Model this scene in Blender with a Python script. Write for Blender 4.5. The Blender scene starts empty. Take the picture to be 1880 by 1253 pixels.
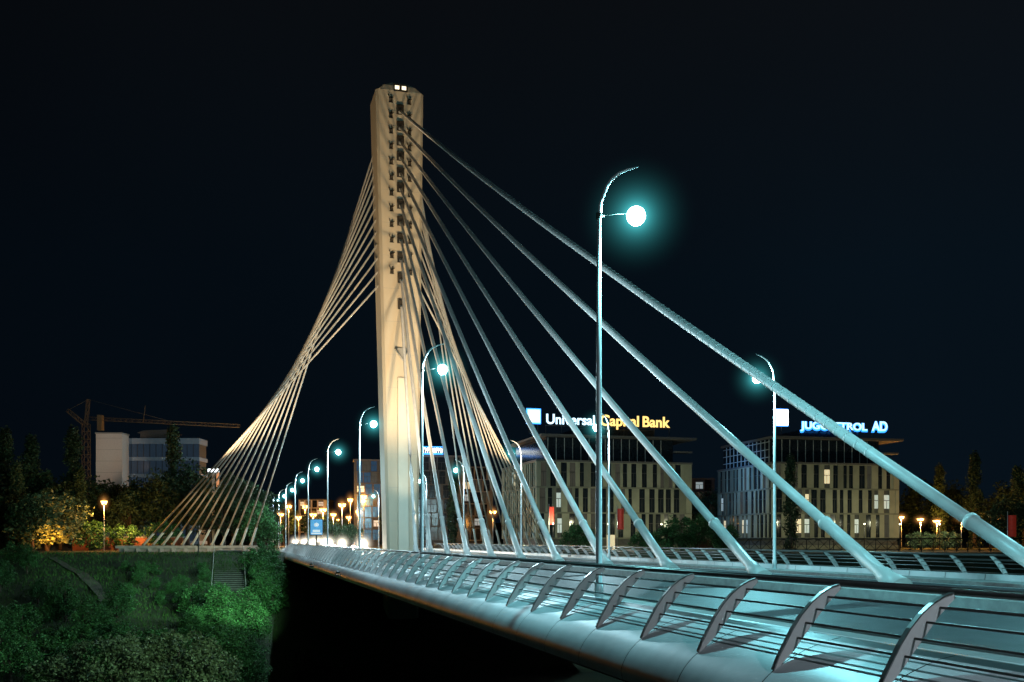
import bpy, math, random
from mathutils import Vector, Matrix, noise
rnd = random.Random(7)
F = 1828.0; HZ = 990.0; CZ = 1.85
TH = math.atan(520/1828.0); sn = math.sin(TH); cs = math.cos(TH)
scene = bpy.context.scene
col = scene.collection
def W(s, p, z=0.0): return Vector((-sn*s+cs*p, cs*s+sn*p, z))
def PX(u, v, Y): return Vector(((u-940)/F*Y, Y, CZ+(HZ-v)/F*Y))
def clamp(x, a=0.0, b=1.0): return max(a, min(b, x))
def sm(a, b, x):
    t = clamp((x-a)/(b-a)); return t*t*(3-2*t)
def terr(x, y):
    s = -sn*x+cs*y; p = cs*x+sn*y
    s0 = 84+16*sm(-2, 6, p)-12*sm(45, 65, p); s1 = 143-28*sm(40, 60, p)
    t = clamp((s-s0)/(s1-s0))
    zf = -13.5+13.4*(t**0.9)
    zn = 0.1-13.6*clamp((s-2)/14)
    z = max(zf, zn)
    m = 1.0 if (0.02 < t < 0.9) else 0.0
    return z+m*0.7*noise.noise(Vector((x*0.12, y*0.12, 0)))
def hit(u, v):
    d = Vector(((u-940)/F, 1.0, (HZ-v)/F)); Y = 30.0
    while Y < 400:
        if CZ+d.z*Y <= terr(d.x*Y, Y): break
        Y += 0.5
    return Vector((d.x*Y, Y, terr(d.x*Y, Y)))

# ---------------------------------------------------------------- materials
MATS = {}
def mat(name, color, rough=0.6, metal=0.0, var=0.15, scale=3.0, bump=0.0, emit=None, es=0.0, island=0.0, stretch=None, spec=None, bscale=None):
    if name in MATS: return MATS[name]
    m = bpy.data.materials.new(name); m.use_nodes = True
    nt = m.node_tree; N = nt.nodes; Lk = nt.links
    b = N["Principled BSDF"]
    b.inputs["Roughness"].default_value = rough; b.inputs["Metallic"].default_value = metal
    if spec is not None: b.inputs["Specular IOR Level"].default_value = spec
    tc = N.new("ShaderNodeTexCoord"); mp = N.new("ShaderNodeMapping")
    Lk.new(tc.outputs["Object"], mp.inputs[0])
    if stretch: mp.inputs["Scale"].default_value = stretch
    nz = N.new("ShaderNodeTexNoise"); nz.inputs["Scale"].default_value = scale; nz.inputs["Detail"].default_value = 6
    Lk.new(mp.outputs[0], nz.inputs["Vector"])
    cr = N.new("ShaderNodeValToRGB")
    c = color
    cr.color_ramp.elements[0].position = 0.3; cr.color_ramp.elements[1].position = 0.7
    cr.color_ramp.elements[0].color = (c[0]*(1-var), c[1]*(1-var), c[2]*(1-var), 1)
    cr.color_ramp.elements[1].color = (min(1, c[0]*(1+var)), min(1, c[1]*(1+var)), min(1, c[2]*(1+var)), 1)
    Lk.new(nz.outputs[0], cr.inputs[0])
    out = cr.outputs[0]
    if island > 0:
        g = N.new("ShaderNodeNewGeometry"); mr = N.new("ShaderNodeMapRange")
        mr.inputs[3].default_value = 1-island; mr.inputs[4].default_value = 1+island
        Lk.new(g.outputs["Random Per Island"], mr.inputs[0])
        vm = N.new("ShaderNodeVectorMath"); vm.operation = 'SCALE'
        Lk.new(out, vm.inputs[0]); Lk.new(mr.outputs[0], vm.inputs["Scale"]); out = vm.outputs[0]
    Lk.new(out, b.inputs["Base Color"])
    if bump > 0:
        bn = N.new("ShaderNodeBump"); bn.inputs["Strength"].default_value = bump; bn.inputs["Distance"].default_value = 0.05
        n2 = N.new("ShaderNodeTexNoise"); n2.inputs["Scale"].default_value = bscale or scale*5; n2.inputs["Detail"].default_value = 4
        Lk.new(tc.outputs["Object"], n2.inputs["Vector"]); Lk.new(n2.outputs[0], bn.inputs["Height"]); Lk.new(bn.outputs[0], b.inputs["Normal"])
    if emit:
        b.inputs["Emission Color"].default_value = (*emit, 1); b.inputs["Emission Strength"].default_value = es
        m.cycles.emission_sampling = 'NONE' if es > 3 else 'AUTO'
    MATS[name] = m; return m
def painted_glow_mat(name, color, A, R):  # painted lamp glare: emission volume that fades outward and scatters nothing
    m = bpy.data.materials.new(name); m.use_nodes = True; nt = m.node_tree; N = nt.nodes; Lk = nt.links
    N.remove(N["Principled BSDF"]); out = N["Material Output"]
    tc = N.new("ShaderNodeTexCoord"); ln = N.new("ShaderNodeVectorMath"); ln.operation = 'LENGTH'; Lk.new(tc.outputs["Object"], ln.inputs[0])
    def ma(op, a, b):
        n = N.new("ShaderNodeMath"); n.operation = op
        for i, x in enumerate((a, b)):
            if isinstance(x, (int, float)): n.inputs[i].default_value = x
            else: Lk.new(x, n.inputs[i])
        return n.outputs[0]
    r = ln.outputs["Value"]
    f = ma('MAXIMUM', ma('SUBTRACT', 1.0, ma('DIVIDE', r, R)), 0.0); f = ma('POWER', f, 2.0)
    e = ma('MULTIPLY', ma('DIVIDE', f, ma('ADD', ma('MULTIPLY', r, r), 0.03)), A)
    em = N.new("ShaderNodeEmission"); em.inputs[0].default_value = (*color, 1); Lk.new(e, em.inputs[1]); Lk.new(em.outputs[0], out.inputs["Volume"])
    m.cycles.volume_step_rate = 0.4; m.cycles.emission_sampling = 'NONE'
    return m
M_conc = mat("pylon_concrete", (0.50, 0.43, 0.32), 0.75, var=0.07, scale=0.6, bump=0.15, stretch=(1, 1, 0.25), bscale=3)
M_conc2 = mat("light_panel", (0.60, 0.55, 0.44), 0.6, var=0.06, scale=0.5)
M_grey = mat("grey_concrete", (0.32, 0.32, 0.30), 0.8, var=0.2, scale=1.2, bump=0.2)
M_dark = mat("dark_steel", (0.035, 0.033, 0.03), 0.5, metal=0.3, var=0.2)
M_skin = mat("white_painted_steel", (0.60, 0.61, 0.62), 0.40, var=0.20, scale=0.6, bump=0.08)
M_rib = mat("rib_paint", (0.66, 0.58, 0.56), 0.5, var=0.08, scale=2)
M_tube = mat("rail_steel", (0.22, 0.20, 0.19), 0.3, metal=0.8, var=0.15)
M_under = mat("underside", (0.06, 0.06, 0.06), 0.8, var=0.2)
M_asph = mat("asphalt", (0.055, 0.055, 0.058), 0.5, var=0.25, scale=1.5, bump=0.2, bscale=30)
M_pave = mat("pavement", (0.24, 0.24, 0.23), 0.7, var=0.18, scale=2, bump=0.1)
M_kerb = mat("kerb_stone", (0.32, 0.32, 0.31), 0.7, var=0.2)
M_line = mat("road_paint", (0.75, 0.75, 0.73), 0.6, var=0.08)
M_pole = mat("galvanised_pole", (0.55, 0.57, 0.58), 0.35, metal=0.3, var=0.06)
M_globe = mat("lamp_glow", (0.8, 0.9, 0.9), emit=(0.6, 1.0, 1.0), es=14)
M_sod = mat("sodium_glow", (0.9, 0.6, 0.3), emit=(1.0, 0.45, 0.10), es=10)
M_warmw = mat("warm_window", (0.8, 0.7, 0.5), emit=(1.0, 0.80, 0.48), es=.6)
M_pylw = mat("pylon_window_light", (0.8, 0.7, 0.5), emit=(1.0, 0.88, 0.62), es=1.6)
M_coolw = mat("cool_window", (0.8, 0.8, 0.7), emit=(0.75, 0.95, 1.0), es=0.25)
M_dimw = mat("dim_window", (0.05, 0.05, 0.05), 0.15, emit=(0.5, 0.45, 0.3), es=0.05)
M_glass = mat("dark_glass", (0.012, 0.016, 0.02), 0.12, var=0.3)
M_bglass = mat("blue_glass", (0.02, 0.05, 0.10), 0.15, var=0.3, emit=(0.1, 0.35, 0.8), es=0.07)
M_beige = mat("beige_cladding", (0.25, 0.24, 0.165), 0.75, var=0.18, scale=0.4, bump=0.1)
M_beige2 = mat("olive_cladding", (0.14, 0.137, 0.095), 0.75, var=0.15, scale=0.5, bump=0.1)
M_core = mat("dark_facade", (0.06, 0.058, 0.05), 0.7, var=0.2)
M_roof = mat("roof_sheet", (0.10, 0.09, 0.08), 0.6, var=0.15)
M_white = mat("white_render", (0.62, 0.58, 0.54), 0.8, var=0.06)
M_brick = mat("red_brick", (0.28, 0.10, 0.06), 0.85, var=0.2, scale=4)
M_bark = mat("bark", (0.07, 0.05, 0.035), 0.9, var=0.3, scale=5, bump=0.5)
M_leaf = mat("green_leaves", (0.045, 0.13, 0.04), 0.6, var=0.45, scale=0.7, island=0.6, spec=0.25)
M_leafd = mat("dark_leaves", (0.03, 0.055, 0.025), 0.7, var=0.35, scale=0.5, island=0.5, spec=0.2)
M_leafp = mat("pale_leaves", (0.10, 0.14, 0.07), 0.6, var=0.3, scale=0.8, island=0.5, spec=0.25)
M_grass = mat("grass_blades", (0.05, 0.11, 0.03), 0.8, var=0.5, scale=0.25, island=0.4, spec=0.1)
M_ground = mat("ground_earth", (0.035, 0.05, 0.022), 0.95, var=0.45, scale=0.15, bump=0.6, bscale=1.5)
M_path = mat("gravel_path", (0.11, 0.10, 0.08), 0.95, var=0.35, scale=1.2, bump=0.4)
M_water = mat("river_water", (0.004, 0.010, 0.011), 0.12, var=0.2, scale=0.1, bump=0.15, bscale=0.8)
M_crane = mat("glowing_crane_steel", (0.24, 0.19, 0.11), 0.6, var=0.15, emit=(0.45, 0.30, 0.15), es=0.02)  # faint emission stands in for warm light falling on the crane
M_hill = mat("hill_forest", (0.012, 0.016, 0.012), 0.95, var=0.3, scale=0.02)
GLOW_C = painted_glow_mat("painted_glow_cyan", (0.10, 0.80, 0.85), 0.14, 1.8)
GLOW_O = painted_glow_mat("painted_glow_orange", (1.0, 0.42, 0.10), 0.30, 2.0)
GLOW_W = painted_glow_mat("painted_glow_white", (1.0, 0.90, 0.72), 1.1, 2.0)

# ---------------------------------------------------------------- mesh builder
class MB:
    def __init__(self): self.v = []; self.f = []; self.m = []; self.smooth = []
    def face(self, pts, mi=0, sm_=False):
        i = len(self.v); self.v += [tuple(p) for p in pts]; self.f.append(tuple(range(i, i+len(pts)))); self.m.append(mi); self.smooth.append(sm_)
    def box(self, x0, x1, y0, y1, z0, z1, mi=0):
        i = len(self.v)
        self.v += [(x0,y0,z0),(x1,y0,z0),(x1,y1,z0),(x0,y1,z0),(x0,y0,z1),(x1,y0,z1),(x1,y1,z1),(x0,y1,z1)]
        for q in ((0,3,2,1),(4,5,6,7),(0,1,5,4),(1,2,6,5),(2,3,7,6),(3,0,4,7)):
            self.f.append(tuple(i+k for k in q)); self.m.append(mi); self.smooth.append(False)
    def tube(self, path, radii, n=8, mi=0, cap=True):
        path = [Vector(p) for p in path]
        if not hasattr(radii, '__len__'): radii = [radii]*len(path)
        base = len(self.v)
        for k, p in enumerate(path):
            a = path[max(0, k-1)]; b = path[min(len(path)-1, k+1)]
            t = (b-a).normalized()
            up = Vector((0, 0, 1)) if abs(t.z) < 0.95 else Vector((0, 1, 0))
            x = t.cross(up).normalized(); y = x.cross(t).normalized()
            for j in range(n):
                an = 2*math.pi*j/n
                q = p+(x*math.cos(an)+y*math.sin(an))*radii[k]
                self.v.append(tuple(q))
        for k in range(len(path)-1):
            for j in range(n):
                a = base+k*n+j; b = base+k*n+(j+1) % n
                self.f.append((a, b, b+n, a+n)); self.m.append(mi); self.smooth.append(True)
        if cap:
            self.f.append(tuple(base+j for j in reversed(range(n)))); self.m.append(mi); self.smooth.append(False)
            e = base+(len(path)-1)*n
            self.f.append(tuple(e+j for j in range(n))); self.m.append(mi); self.smooth.append(False)
    def loft(self, rings, mi=0, cap=True, sm_=False):
        base = len(self.v); n = len(rings[0])
        for r in rings: self.v += [tuple(p) for p in r]
        for k in range(len(rings)-1):
            for j in range(n):
                a = base+k*n+j; b = base+k*n+(j+1) % n
                self.f.append((a, b, b+n, a+n)); self.m.append(mi); self.smooth.append(sm_)
        if cap:
            self.f.append(tuple(base+j for j in reversed(range(n)))); self.m.append(mi); self.smooth.append(False)
            e = base+(len(rings)-1)*n
            self.f.append(tuple(e+j for j in range(n))); self.m.append(mi); self.smooth.append(False)
    def sphere(self, c, r, nu=14, nv=9, mi=0, sz=1.0):
        base = len(self.v)
        for i in range(nv+1):
            ph = math.pi*i/nv
            for j in range(nu):
                an = 2*math.pi*j/nu
                self.v.append((c[0]+r*math.sin(ph)*math.cos(an), c[1]+r*math.sin(ph)*math.sin(an), c[2]+r*sz*math.cos(ph)))
        for i in range(nv):
            for j in range(nu):
                a = base+i*nu+j; b = base+i*nu+(j+1) % nu
                self.f.append((a, a+nu, b+nu, b)); self.m.append(mi); self.smooth.append(True)
    def mesh(self, name, mats, off=(0, 0, 0)):
        me = bpy.data.meshes.new(name)
        me.from_pydata([(a-off[0], b-off[1], c-off[2]) for a, b, c in self.v], [], self.f)
        for m in mats: me.materials.append(m)
        me.polygons.foreach_set("material_index", self.m)
        me.polygons.foreach_set("use_smooth", self.smooth)
        me.update(); return me
def obj(name, me, parent=None, loc=(0, 0, 0), rot=0.0, **props):
    o = bpy.data.objects.new(name, me); o.location = loc; o.rotation_euler = (0, 0, rot)
    if parent: o.parent = parent
    for k, v in props.items(): o[k] = v
    col.objects.link(o); return o
def clone(root, loc, rot, scale=None, **props):
    r = root.copy(); r.location = loc; r.rotation_euler = (0, 0, rot)
    if scale is not None: r.scale = scale if hasattr(scale, '__len__') else (scale,)*3
    for k, v in props.items(): r[k] = v
    col.objects.link(r)
    def rec(src, dst):
        for ch in list(src.children):
            c = ch.copy(); c.parent = dst; col.objects.link(c); rec(ch, c)
    rec(root, r); return r
def light(name, kind, loc, color, power, radius=0.1, parent=None, target=None, angle=60, blend=0.6):
    ld = bpy.data.lights.new(name, kind); ld.color = color; ld.energy = power; ld.shadow_soft_size = radius
    if kind == 'SPOT': ld.spot_size = math.radians(angle); ld.spot_blend = blend
    o = bpy.data.objects.new(name, ld); o.location = loc
    if target is not None:
        o.rotation_euler = (Vector(target)-Vector(loc)).to_track_quat('-Z', 'Y').to_euler()
    if parent: o.parent = parent
    col.objects.link(o); return o
def halo(parent, loc, R, hm, name="painted_glow"):  # ball of painted glow around a light, no real mist
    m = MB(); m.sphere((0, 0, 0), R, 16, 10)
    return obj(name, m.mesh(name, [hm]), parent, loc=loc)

# ---------------------------------------------------------------- camera, world
cam = bpy.data.cameras.new("camera"); co = bpy.data.objects.new("camera", cam); col.objects.link(co)
co.location = (0, 0, CZ); co.rotation_euler = (math.radians(90), 0, 0)
cam.lens = 35; cam.sensor_width = 36; cam.shift_y = (HZ-626.5)/1880; cam.clip_end = 8000; cam.clip_start = 0.05
scene.camera = co
scene.view_settings.view_transform = 'Standard'; scene.view_settings.look = 'None'; scene.view_settings.exposure = 0
w = bpy.data.worlds.new("World"); scene.world = w; w.use_nodes = True
nt = w.node_tree; N = nt.nodes; Lk = nt.links; bg = N["Background"]
tc = N.new("ShaderNodeTexCoord"); sp = N.new("ShaderNodeSeparateXYZ"); Lk.new(tc.outputs["Generated"], sp.inputs[0])
rz = N.new("ShaderNodeValToRGB"); Lk.new(sp.outputs[2], rz.inputs[0])
e = rz.color_ramp.elements
e[0].position = 0.0; e[0].color = (0.0018, 0.0046, 0.0085, 1); e[1].position = 0.6; e[1].color = (0.0036, 0.0038, 0.0044, 1)
k_ = e.new(0.25); k_.color = (0.0017, 0.0044, 0.0078, 1)
rx = N.new("ShaderNodeMapRange"); rx.inputs[1].default_value = -0.45; rx.inputs[2].default_value = 0.35; rx.inputs[3].default_value = 0.65; rx.inputs[4].default_value = 1.2
Lk.new(sp.outputs[0], rx.inputs[0])
nz = N.new("ShaderNodeTexNoise"); nz.inputs["Scale"].default_value = 2.2; nz.inputs["Detail"].default_value = 3; Lk.new(tc.outputs["Generated"], nz.inputs["Vector"])
mn = N.new("ShaderNodeMapRange"); mn.inputs[3].default_value = 0.7; mn.inputs[4].default_value = 1.3; Lk.new(nz.outputs[0], mn.inputs[0])
mu = N.new("ShaderNodeMath"); mu.operation = 'MULTIPLY'; Lk.new(rx.outputs[0], mu.inputs[0]); Lk.new(mn.outputs[0], mu.inputs[1])
Lk.new(rz.outputs[0], bg.inputs[0]); Lk.new(mu.outputs[0], bg.inputs[1])

# ---------------------------------------------------------------- terrain, water, hill
def axis(a, b, fine0, fine1, st, grow=1.35):
    xs = []; x = fine0
    while x <= fine1: xs.append(x); x += st
    d = st; x = fine1
    while x < b: d *= grow; x += d; xs.append(min(x, b))
    d = st; x = fine0; lo = []
    while x > a: d *= grow; x -= d; lo.append(max(x, a))
    return sorted(set(lo+xs))
S = axis(-600, 4000, -10, 160, 2.0); P = axis(-3000, 3000, -60, 60, 2.5)
m = MB()
for s in S:
    for p in P:
        q = W(s, p); m.v.append((q.x, q.y, terr(q.x, q.y)))
nP = len(P)
for i in range(len(S)-1):
    for j in range(nP-1):
        a = i*nP+j; m.f.append((a, a+1, a+1+nP, a+nP)); m.m.append(0); m.smooth.append(True)
obj("ground", m.mesh("ground", [M_ground]), kind="structure", label="grassy river banks and flat city ground", category="ground")
m = MB()
q = [W(0, -2500, -12.6), W(0, 2500, -12.6), W(110, 2500, -12.6), W(110, -2500, -12.6)]
m.face(q); obj("river", m.mesh("river", [M_water]), kind="structure", label="dark calm river far below the bridge", category="river")
m = MB(); pts = []
for i in range(121):
    x = -1500+25*i
    h = 18+22*noise.noise(Vector((x*0.004, 3, 0)))+8*noise.noise(Vector((x*0.02, 1, 0)))+35*sm(200, 700, x)
    pts.append((x, max(h, 4)))
for i in range(120):
    (x0, h0), (x1, h1) = pts[i], pts[i+1]
    m.face([(x0, 900, -1), (x1, 900, -1), (x1, 1000, h1), (x0, 1000, h0)], sm_=True)
    m.face([(x0, 1000, h0), (x1, 1000, h1), (x1, 1200, -1), (x0, 1200, -1)], sm_=True)
obj("hill", m.mesh("hill", [M_hill]), kind="structure", label="dark wooded ridge behind the city", category="hill")
m = MB(); m.box(11.2-20, 28.8-20, 165.02, 420, -0.2, 0.0)
o = obj("road", m.mesh("road", [M_asph]), loc=W(0, 20, 0), rot=TH, kind="structure", label="asphalt approach road running on from the bridge", category="road")

# ---------------------------------------------------------------- bridge
OFF = (20, 60, 0)
bridge = obj("cable_stayed_bridge", None, loc=W(60, 20, 0), rot=TH, label="cable stayed road bridge with floodlit concrete pylon over the river", category="bridge")
S0, S1 = -22.0, 165.0
RP = 13.1-2.45*14
def part(mb, name, mats, parent=bridge, **k): return obj(name, mb.mesh(name, mats, OFF), parent, **k)
prof = [(9.15, 0.0), (9.1, 0.36), (8.9, 0.37), (8.62, 0.31), (8.3, 0.20), (8.0, 0.06), (7.74, -0.10), (7.54, -0.28), (7.40, -0.48), (7.32, -0.70), (7.36, -0.88)]
def edge(mirror):
    m = MB(); s = RP
    st = 2.45
    while s < S1-0.1:
        s2 = min(s+st, S1)
        for a in range(len(prof)-1):
            (p0, z0), (p1, z1) = prof[a], prof[a+1]
            if mirror: p0, p1 = 40-p0, 40-p1
            q = [(p0, s+0.012, z0), (p1, s+0.012, z1), (p1, s2-0.012, z1), (p0, s2-0.012, z0)]
            m.face(q if mirror else q[::-1], 0, False)
            q = [(p0, s2-0.012, z0), (p1, s2-0.012, z1), (p1, s2+0.012, z1), (p0, s2+0.012, z0)]
            q = [(x+(0.008 if not mirror else -0.008), y, z-0.006) for x, y, z in q]
            m.face(q if mirror else q[::-1], 1)
        s = s2
    return m
def smooth_prof():
    global prof
    out = []
    P_ = prof
    for i in range(2, len(P_)-1):
        for t in [k/8 for k in range(8)]:
            p0, p1, p2, p3 = P_[max(i-1, 2)], P_[i], P_[i+1], P_[min(i+2, len(P_)-1)]
            f = lambda a, b, c, d: .5*((2*b)+(-a+c)*t+(2*a-5*b+4*c-d)*t*t+(-a+3*b-3*c+d)*t**3)
            out.append((f(p0[0], p1[0], p2[0], p3[0]), f(p0[1], p1[1], p2[1], p3[1])))
    prof = P_[:2]+out+[P_[-1]]
smooth_prof()
part(edge(False), "edge_fairing", [M_skin, M_under], label="curved white painted steel edge skin with panel seams")
part(edge(True), "edge_fairing", [M_skin, M_under])
m = MB()
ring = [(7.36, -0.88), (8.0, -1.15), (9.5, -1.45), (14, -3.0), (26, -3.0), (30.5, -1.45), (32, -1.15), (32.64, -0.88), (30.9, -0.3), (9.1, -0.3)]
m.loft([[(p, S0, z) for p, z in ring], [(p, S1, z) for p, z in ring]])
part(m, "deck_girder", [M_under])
m = MB(); m.box(9.152, 11.1, S0, S1, -0.28, 0.12); m.box(28.9, 30.848, S0, S1, -0.28, 0.12); part(m, "footway", [M_pave])
m = MB(); m.box(11.102, 11.3, S0, S1, -0.27, 0.15); m.box(28.7, 28.898, S0, S1, -0.27, 0.15)
part(m, "kerb", [M_kerb])
m = MB(); m.box(11.302, 18.9, S0, S1, -0.26, 0.0); m.box(21.1, 28.698, S0, S1, -0.26, 0.0); part(m, "roadway", [M_asph])
m = MB(); m.box(18.902, 21.098, S0, S1, -0.25, 0.28); part(m, "median", [M_kerb])
m = MB()
for pc_ in (15.1, 24.9):
    s = S0
    while s < S1-3: m.face([(pc_-0.07, s, .004), (pc_+0.07, s, .004), (pc_+0.07, s+3, .004), (pc_-0.07, s+3, .004)]); s += 7.5
for pc_ in (11.6, 18.6, 21.4, 28.4):
    m.face([(pc_-0.06, S0, .004), (pc_+0.06, S0, .004), (pc_+0.06, S1, .004), (pc_-0.06, S1, .004)])
part(m, "lane_marking", [M_line])
rib_c = [(8.86, 1.16), (8.72, 1.12), (8.55, 1.03), (8.38, 0.90), (8.21, 0.72), (8.06, 0.51), (7.94, 0.30), (7.83, 0.11), (7.74, -0.09)]
rib_i = [(8.89, 1.10), (8.80, 1.02), (8.67, 0.90), (8.53, 0.74), (8.38, 0.56), (8.22, 0.37), (8.08, 0.19), (7.92, 0.04), (7.76, -0.11)]
def rib_mesh(mirror):
    m = MB(); h = 0.016; g = -1 if mirror else 1
    def fx(p): return (40-p-20) if mirror else (p-20)
    n = len(rib_c)
    for k in range(n-1):
        a0, a1, b0, b1 = rib_c[k], rib_c[k+1], rib_i[k], rib_i[k+1]
        for sgn in (-1, 1):
            q = [(fx(a0[0]), sgn*h, a0[1]), (fx(a1[0]), sgn*h, a1[1]), (fx(b1[0]), sgn*h, b1[1]), (fx(b0[0]), sgn*h, b0[1])]
            m.face(q if sgn*g < 0 else q[::-1], 0)
        t = 0.014; fw = 0.04
        r0 = [(fx(a0[0]), -fw, a0[1]), (fx(a0[0]), fw, a0[1]), (fx(a0[0]-t), fw, a0[1]+t), (fx(a0[0]-t), -fw, a0[1]+t)]
        r1 = [(fx(a1[0]), -fw, a1[1]), (fx(a1[0]), fw, a1[1]), (fx(a1[0]-t), fw, a1[1]+t), (fx(a1[0]-t), -fw, a1[1]+t)]
        m.loft([r0, r1], 1)
        q = [(fx(b0[0]), -h, b0[1]), (fx(b0[0]), h, b0[1]), (fx(b1[0]), h, b1[1]), (fx(b1[0]), -h, b1[1])]
        m.face(q, 0)
    return m.mesh("railing_rib", [M_rib, M_tube])
def railing(mirror):
    m = MB(); f = (lambda p: 40-p) if mirror else (lambda p: p)
    def run(p, z, r, n=8): m.tube([(f(p), S0, z), (f(p), S1-12, z)], r, n)
    run(8.93, 1.17, 0.045, 10)
    run(9.12, 1.20, 0.025)
    for (p, z) in ((8.66, 0.98), (8.46, 0.80), (8.28, 0.60), (8.14, 0.38)): run(p, z, 0.018, 6)
    run(9.05, 0.95, 0.018, 6)
    m.box(min(f(8.98), f(9.09)), max(f(8.98), f(9.09)), S0, S1-12, 1.175, 1.19)
    r = part(m, "railing", [M_tube], label="brushed steel tube railing carried on curved ribs")
    me = rib_mesh(mirror)
    s = 13.1-2.45*5 if not mirror else 13.1+2.45*4
    while s < S1-13:
        obj("railing_rib", me, r, loc=(0, s-60, 0)); s += 2.45
    return r
railing(False); railing(True)
ZT = 57.6
def pc(z): return 119.8+3.0*z/ZT
def hw(z): return 1.88+(2.93-1.88)*clamp(z/56.3)
def dep(z): return 2.0+0.6*clamp(z/56.3)
def pring(z, w=None, d=None, c=0.32):
    w = w or hw(z); d = d or dep(z); s = pc(z)
    return [(20-w+c, s-d, z), (20+w-c, s-d, z), (20+w, s-d+c, z), (20+w, s+d-c, z), (20+w-c, s+d, z), (20-w+c, s+d, z), (20-w, s+d-c, z), (20-w, s-d+c, z)]
m = MB(); zs = [-12, 0]+[4*i for i in range(1, 14)]+[56.3]
rings = []
for z in zs: rings.append(pring(z))
rings.append(pring(57.0, 2.2, 2.4)); rings.append(pring(57.55, 1.15, 2.0))
m.loft(rings)
def fs(z): return pc(z)-dep(z)
for z in range(4, 56, 4):
    w_ = hw(z)-0.34
    m.face([(20-w_, fs(z)-0.004, z-0.012), (20+w_, fs(z)-0.004, z-0.012), (20+w_, fs(z)-0.004, z+0.012), (20-w_, fs(z)-0.004, z+0.012)], 1)
pyl = part(m, "pylon", [M_conc, M_grey], label="tall warm floodlit cream concrete pylon with cable anchors")
m = MB()
zz = [0.3, 6, 12, 18, 21.2]
rr = []
for z in zz:
    hwid = 0.62-0.08*z/21; f = fs(z)
    rr.append([(20.05-hwid, f-0.22, z), (20.05+hwid, f-0.22, z), (20.05+hwid, f+0.05, z), (20.05-hwid, f+0.05, z)])
m.loft(rr); part(m, "pylon_front_strip", [M_conc2], pyl)
m = MB(); f = fs(23.5)
m.tube([(19.2, f-.12, 24.8), (20.05, f-.4, 23.3), (20.9, f-.12, 24.8)], 0.14, 6)
m.face([(19.2, f-.13, 24.8), (20.05, f-.35, 23.3), (20.9, f-.13, 24.8)])
part(m, "pylon_bracket", [M_grey], pyl)
def zv(v, Y=122.5): return CZ+(HZ-v)/F*Y
cv = [213, 243, 270, 298, 328, 356, 386, 417, 449, 484, 521, 569]
M_anch = mat("anchor_steel", (0.035, 0.028, 0.02), 0.6, metal=0.2)
def anchor_mesh():
    m = MB()
    m.box(-.44, .44, -.06, .05, -.55, .55, 0)
    m.box(-.44, -.36, -.22, -.06, -.55, .5, 0); m.box(.36, .44, -.22, -.06, -.55, .5, 0)
    m.box(-.44, .44, -.26, -.06, .47, .57, 0); m.box(-.18, .18, -.1, -.062, -.42, -.1, 1)
    return m.mesh("cable_anchor", [M_anch, M_grey])
am = anchor_mesh()
m = MB(); m.box(-.2, .2, -.10, .05, -.34, .22, 0); m.tube([(0, -.06, 0), (0.03, -.32, .12)], [.2, .13], 8); m.box(-.26, .26, -.14, -.102, -.42, -.34)
m.tube([(-.2, -.12, .2), (-.32, -.2, .56)], .045, 5); m.tube([(.18, -.12, .2), (.06, -.18, .5)], .045, 5); m.tube([(.1, -.12, .1), (.34, -.2, .3)], .05, 5)
sam = m.mesh("backstay_anchor", [M_anch])
CR = 0.18
M_sheath = mat("cable_sheath", (0.58, 0.57, 0.55), 0.42, var=0.08, scale=1.5, bump=0.05)
for k, v in enumerate(cv):
    z = zv(v); obj("cable_anchor", am, pyl, loc=(0, fs(z)-60, z))
    s = (18.15+8.28*k) if k else 19.3
    top = Vector((20, fs(z)-0.1, z-0.1)); bot = Vector((20, s, 0.33))
    L = (bot-top).length; sag = .75*(L/115)**2
    def cp(t): q = top.lerp(bot, t); q.z -= sag*4*t*(1-t); return q
    m = MB(); tt = [0, .012]+[.012+(1-4.6/L-.012)*i/14 for i in range(1, 15)]
    m.tube([cp(t) for t in tt], [.12, .15]+[CR]*14, 12)
    if k == 0:
        nr = 150
        for i in range(nr):
            t = .06+.86*i/nr; c0 = cp(t); c1_ = cp(t+.0008); m.tube([c0, c1_], CR+.012, 10)
    part(m, "stay_cable", [M_sheath])
    e1 = cp(1-4.6/L); d = (bot-e1).normalized(); L2 = (bot-e1).length
    m = MB()
    m.tube([e1-d*.02, e1, e1+d*.15, e1+d*.16, e1+d*(L2-.9), e1+d*(L2-.88), e1+d*(L2-.55), e1+d*(L2+.1)], [0.19, .245, .245, .215, .215, .27, .28, .42], 14)
    m.box(19.5, 20.5, s-.75, s+.65, .281, .36)
    part(m, "cable_socket", [M_sheath])
M_back = mat("backstay_sheath", (0.52, 0.49, 0.43), 0.5, var=0.06)
for side in (-1, 1):
    for k in range(12):
        v = 195+(508-195)/11*k; z = zv(v); t = k/11
        a = Vector((20+side*1.12, fs(z)+0.1, z))
        obj("backstay_anchor", sam, pyl, loc=(side*1.12, fs(z)-60, z))
        pl = 3.2+(-12.4-3.2)*t
        b = Vector((20+side*(20-pl), 155+4.5*t, 0.95))
        m = MB(); d = (b-a).normalized(); L = (b-a).length
        m.tube([a, a+d*(L-3.2)], 0.115, 8)
        m.tube([a+d*(L-3.2), a+d*(L-.4), a+d*L], [.17, .17, .28], 8)
        part(m, "backstay_cable", [M_back])
m = MB(); z = zv(172); f = fs(z)
m.box(19.25, 20.95, f-.06, f+.05, z-.42, z+.42, 0); part(m, "window_surround", [M_anch], pyl)
for dx in (-.42, .42):
    m = MB(); m.box(20.08+dx-.26, 20.08+dx+.26, f-.09, f-.062, z-.2, z+.24); part(m, "window", [M_pylw], pyl)
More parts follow.
